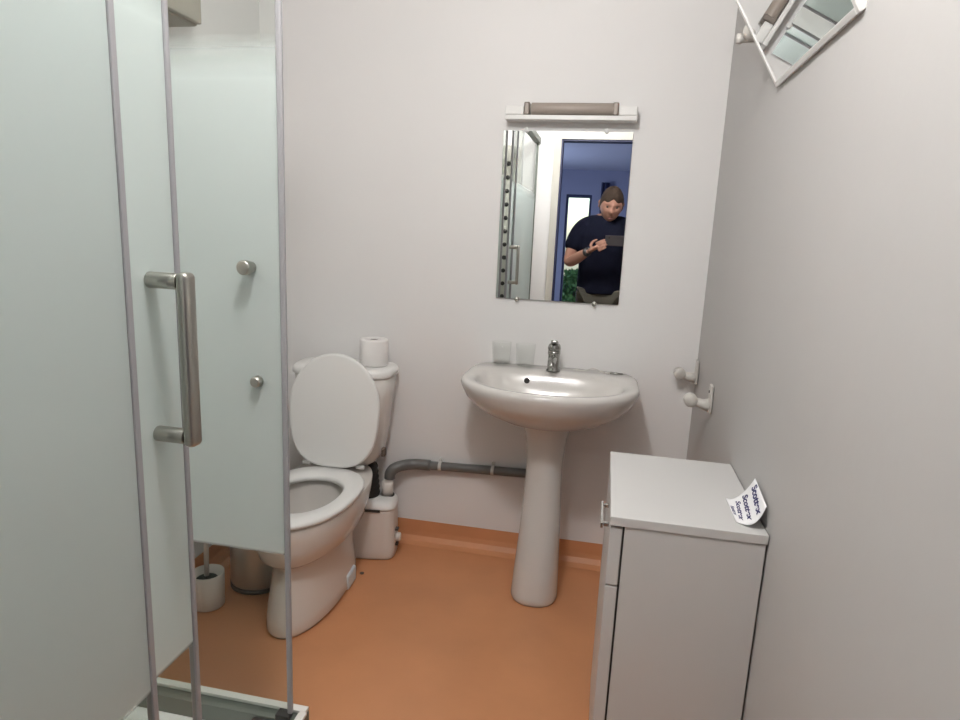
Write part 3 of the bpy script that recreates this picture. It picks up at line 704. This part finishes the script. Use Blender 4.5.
# T-shirt: torso and short sleeves
bm = bmesh.new()
sv = [L_(0, -.02, 1.02), bel, che, L_(.01, -.05, 1.44), L_(-.17, -.05, 1.390), L_(-.225, -.02, 1.285), L_(-.25, .008, 1.19), L_(.19, -.05, 1.390), L_(.245, -.02, 1.285), L_(.272, .008, 1.19)]
loft(bm, [ring(0, -.025, z, a, b, b, 2.2, 2.2, 40) for z, a, b in ((.885, .190, .156), (.95, .186, .148), (1.10, .184, .146), (1.22, .196, .145), (1.33, .205, .128), (1.41, .175, .100), (1.45, .10, .075))])
me = skin_mesh(sv, [(0, 1), (1, 2), (2, 3), (3, 4), (4, 5), (5, 6), (3, 7), (7, 8), (8, 9)], [(.150, .120), (.180, .140), (.200, .152), (.085, .080), .094, .080, .074, .092, .080, .074], 2); bm.from_mesh(me)
remesh(bm, 'tshirt', M['tshirt'], PT, .008)
bm = bmesh.new()
loft(bm, [ring(0, -.025, z, a, b, b, 2.2, 2.2, 40) for z, a, b in ((.76, .178, .118), (.84, .184, .138), (.93, .176, .138))])
tv = [L_(0, -.03, .90), L_(-.10, -.03, .84), L_(-.112, -.01, .50), L_(-.115, -.03, .06), L_(.10, -.03, .84), L_(.112, -.01, .50), L_(.115, -.03, .06)]
me = skin_mesh(tv, [(0, 1), (1, 2), (2, 3), (0, 4), (4, 5), (5, 6)], [(.160, .122), .104, .082, .068, .104, .082, .068], 2); bm.from_mesh(me)
remesh(bm, 'trousers', M['trouser'], PT, .009)
for sx in (-1, 1):
    bm = loft(bmesh.new(), [ring(sx * .125, .05, z, hw, .13 * k, .14 * k, 2.3, 2.3, 32) for z, hw, k in ((.003, .046, 1), (.03, .05, 1.02), (.06, .046, .9), (.085, .04, .6))])
    obj('shoe', fixn(bm), M['dark'], PT, smooth=True)
# hair cap
bm = bmesh.new()
nu, nv = 40, 16; rows = []
for j in range(nv + 1):
    row = []
    for i in range(nu):
        az = 2 * PI * i / nu; fr = max(0, math.sin(az)); lim = math.radians(112 - 48 * fr ** .6 + 5 * math.sin(az * 7)) ; th = .02 + lim * j / nv
        k = 1.035 + .02 * math.cos(th) if j < nv else .98
        q = V((math.sin(th) * math.cos(az) * .079 * k, math.sin(th) * math.sin(az) * .098 * k, math.cos(th) * .123 * k + .002))
        q *= 1 + .02 * math.sin(az * 9 + j) * math.sin(j * 1.7 + az * 4); q.z *= .965
        row.append(bm.verts.new(HC + HR @ (q * 1.12)))
    rows.append(row)
for j in range(nv):
    for i in range(nu): bm.faces.new((rows[j][i], rows[j + 1][i], rows[j + 1][(i + 1) % nu], rows[j][(i + 1) % nu]))
bm.faces.new(rows[0])
obj('hair', fixn(bm), M['hair'], PT, smooth=True)
for sx in (-1, 1):
    bm = bmesh.new(); bmesh.ops.create_uvsphere(bm, u_segments=16, v_segments=10, radius=.0090, matrix=Matrix.Translation(HC + HR @ V((sx * .035, .0885, .009))))
    obj('eye', bm, M['eye'], PT, smooth=True)
bm = bmesh.new(); tube(bm, [HC + HR @ V((x, .1035 - abs(x) * abs(x) * 9, -.078)) for x in (-.024, -.012, 0, .012, .024)], [.0015, .0035, .004, .0035, .0015], 8); obj('mouth', bm, M['lips'], PT, smooth=True)
wd = (wrl - ell).normalized(); wc = wrl - wd * .02
bm = tube(bmesh.new(), [wc - wd * .010, wc + wd * .010], .034, 24); obj('wristwatch', bm, M['watch'], PT, smooth=True)
# phone, held sideways
t = thing('smartphone', 'black smartphone held sideways in both hands, seen in the wall mirror', 'phone', (.045, -.014, 1.300))
obj('phone_case', B(-.079, .079, -.004, .004, -.038, .038), M['phone'], t, bevel=.0038, seg=3)
obj('screen', B(-.074, .074, -.0052, -.0042, -.034, .034), M['dark'], t)
obj('lens', fixn(lathe(bmesh.new(), [(.006, .0042), (.006, .0062)], c=(-.050, 0, .020), axis='y', seg=20)), M['eye'], t)
# dark post right of the window in the room behind
tag(obj('curtain', fixn(loft(bmesh.new(), [[(-.165 + .016 * i, HY + .05 + .018 * math.sin(i * 1.9), z) for i in range(8)] + [(-.165 + .016 * i, HY + .062 + .018 * math.sin(i * 1.9), z) for i in range(7, -1, -1)] for z in (.02, 2.03)])), M['jamb']), 'dark blue drawn curtain beside the bright window, seen in the wall mirror', 'curtain')
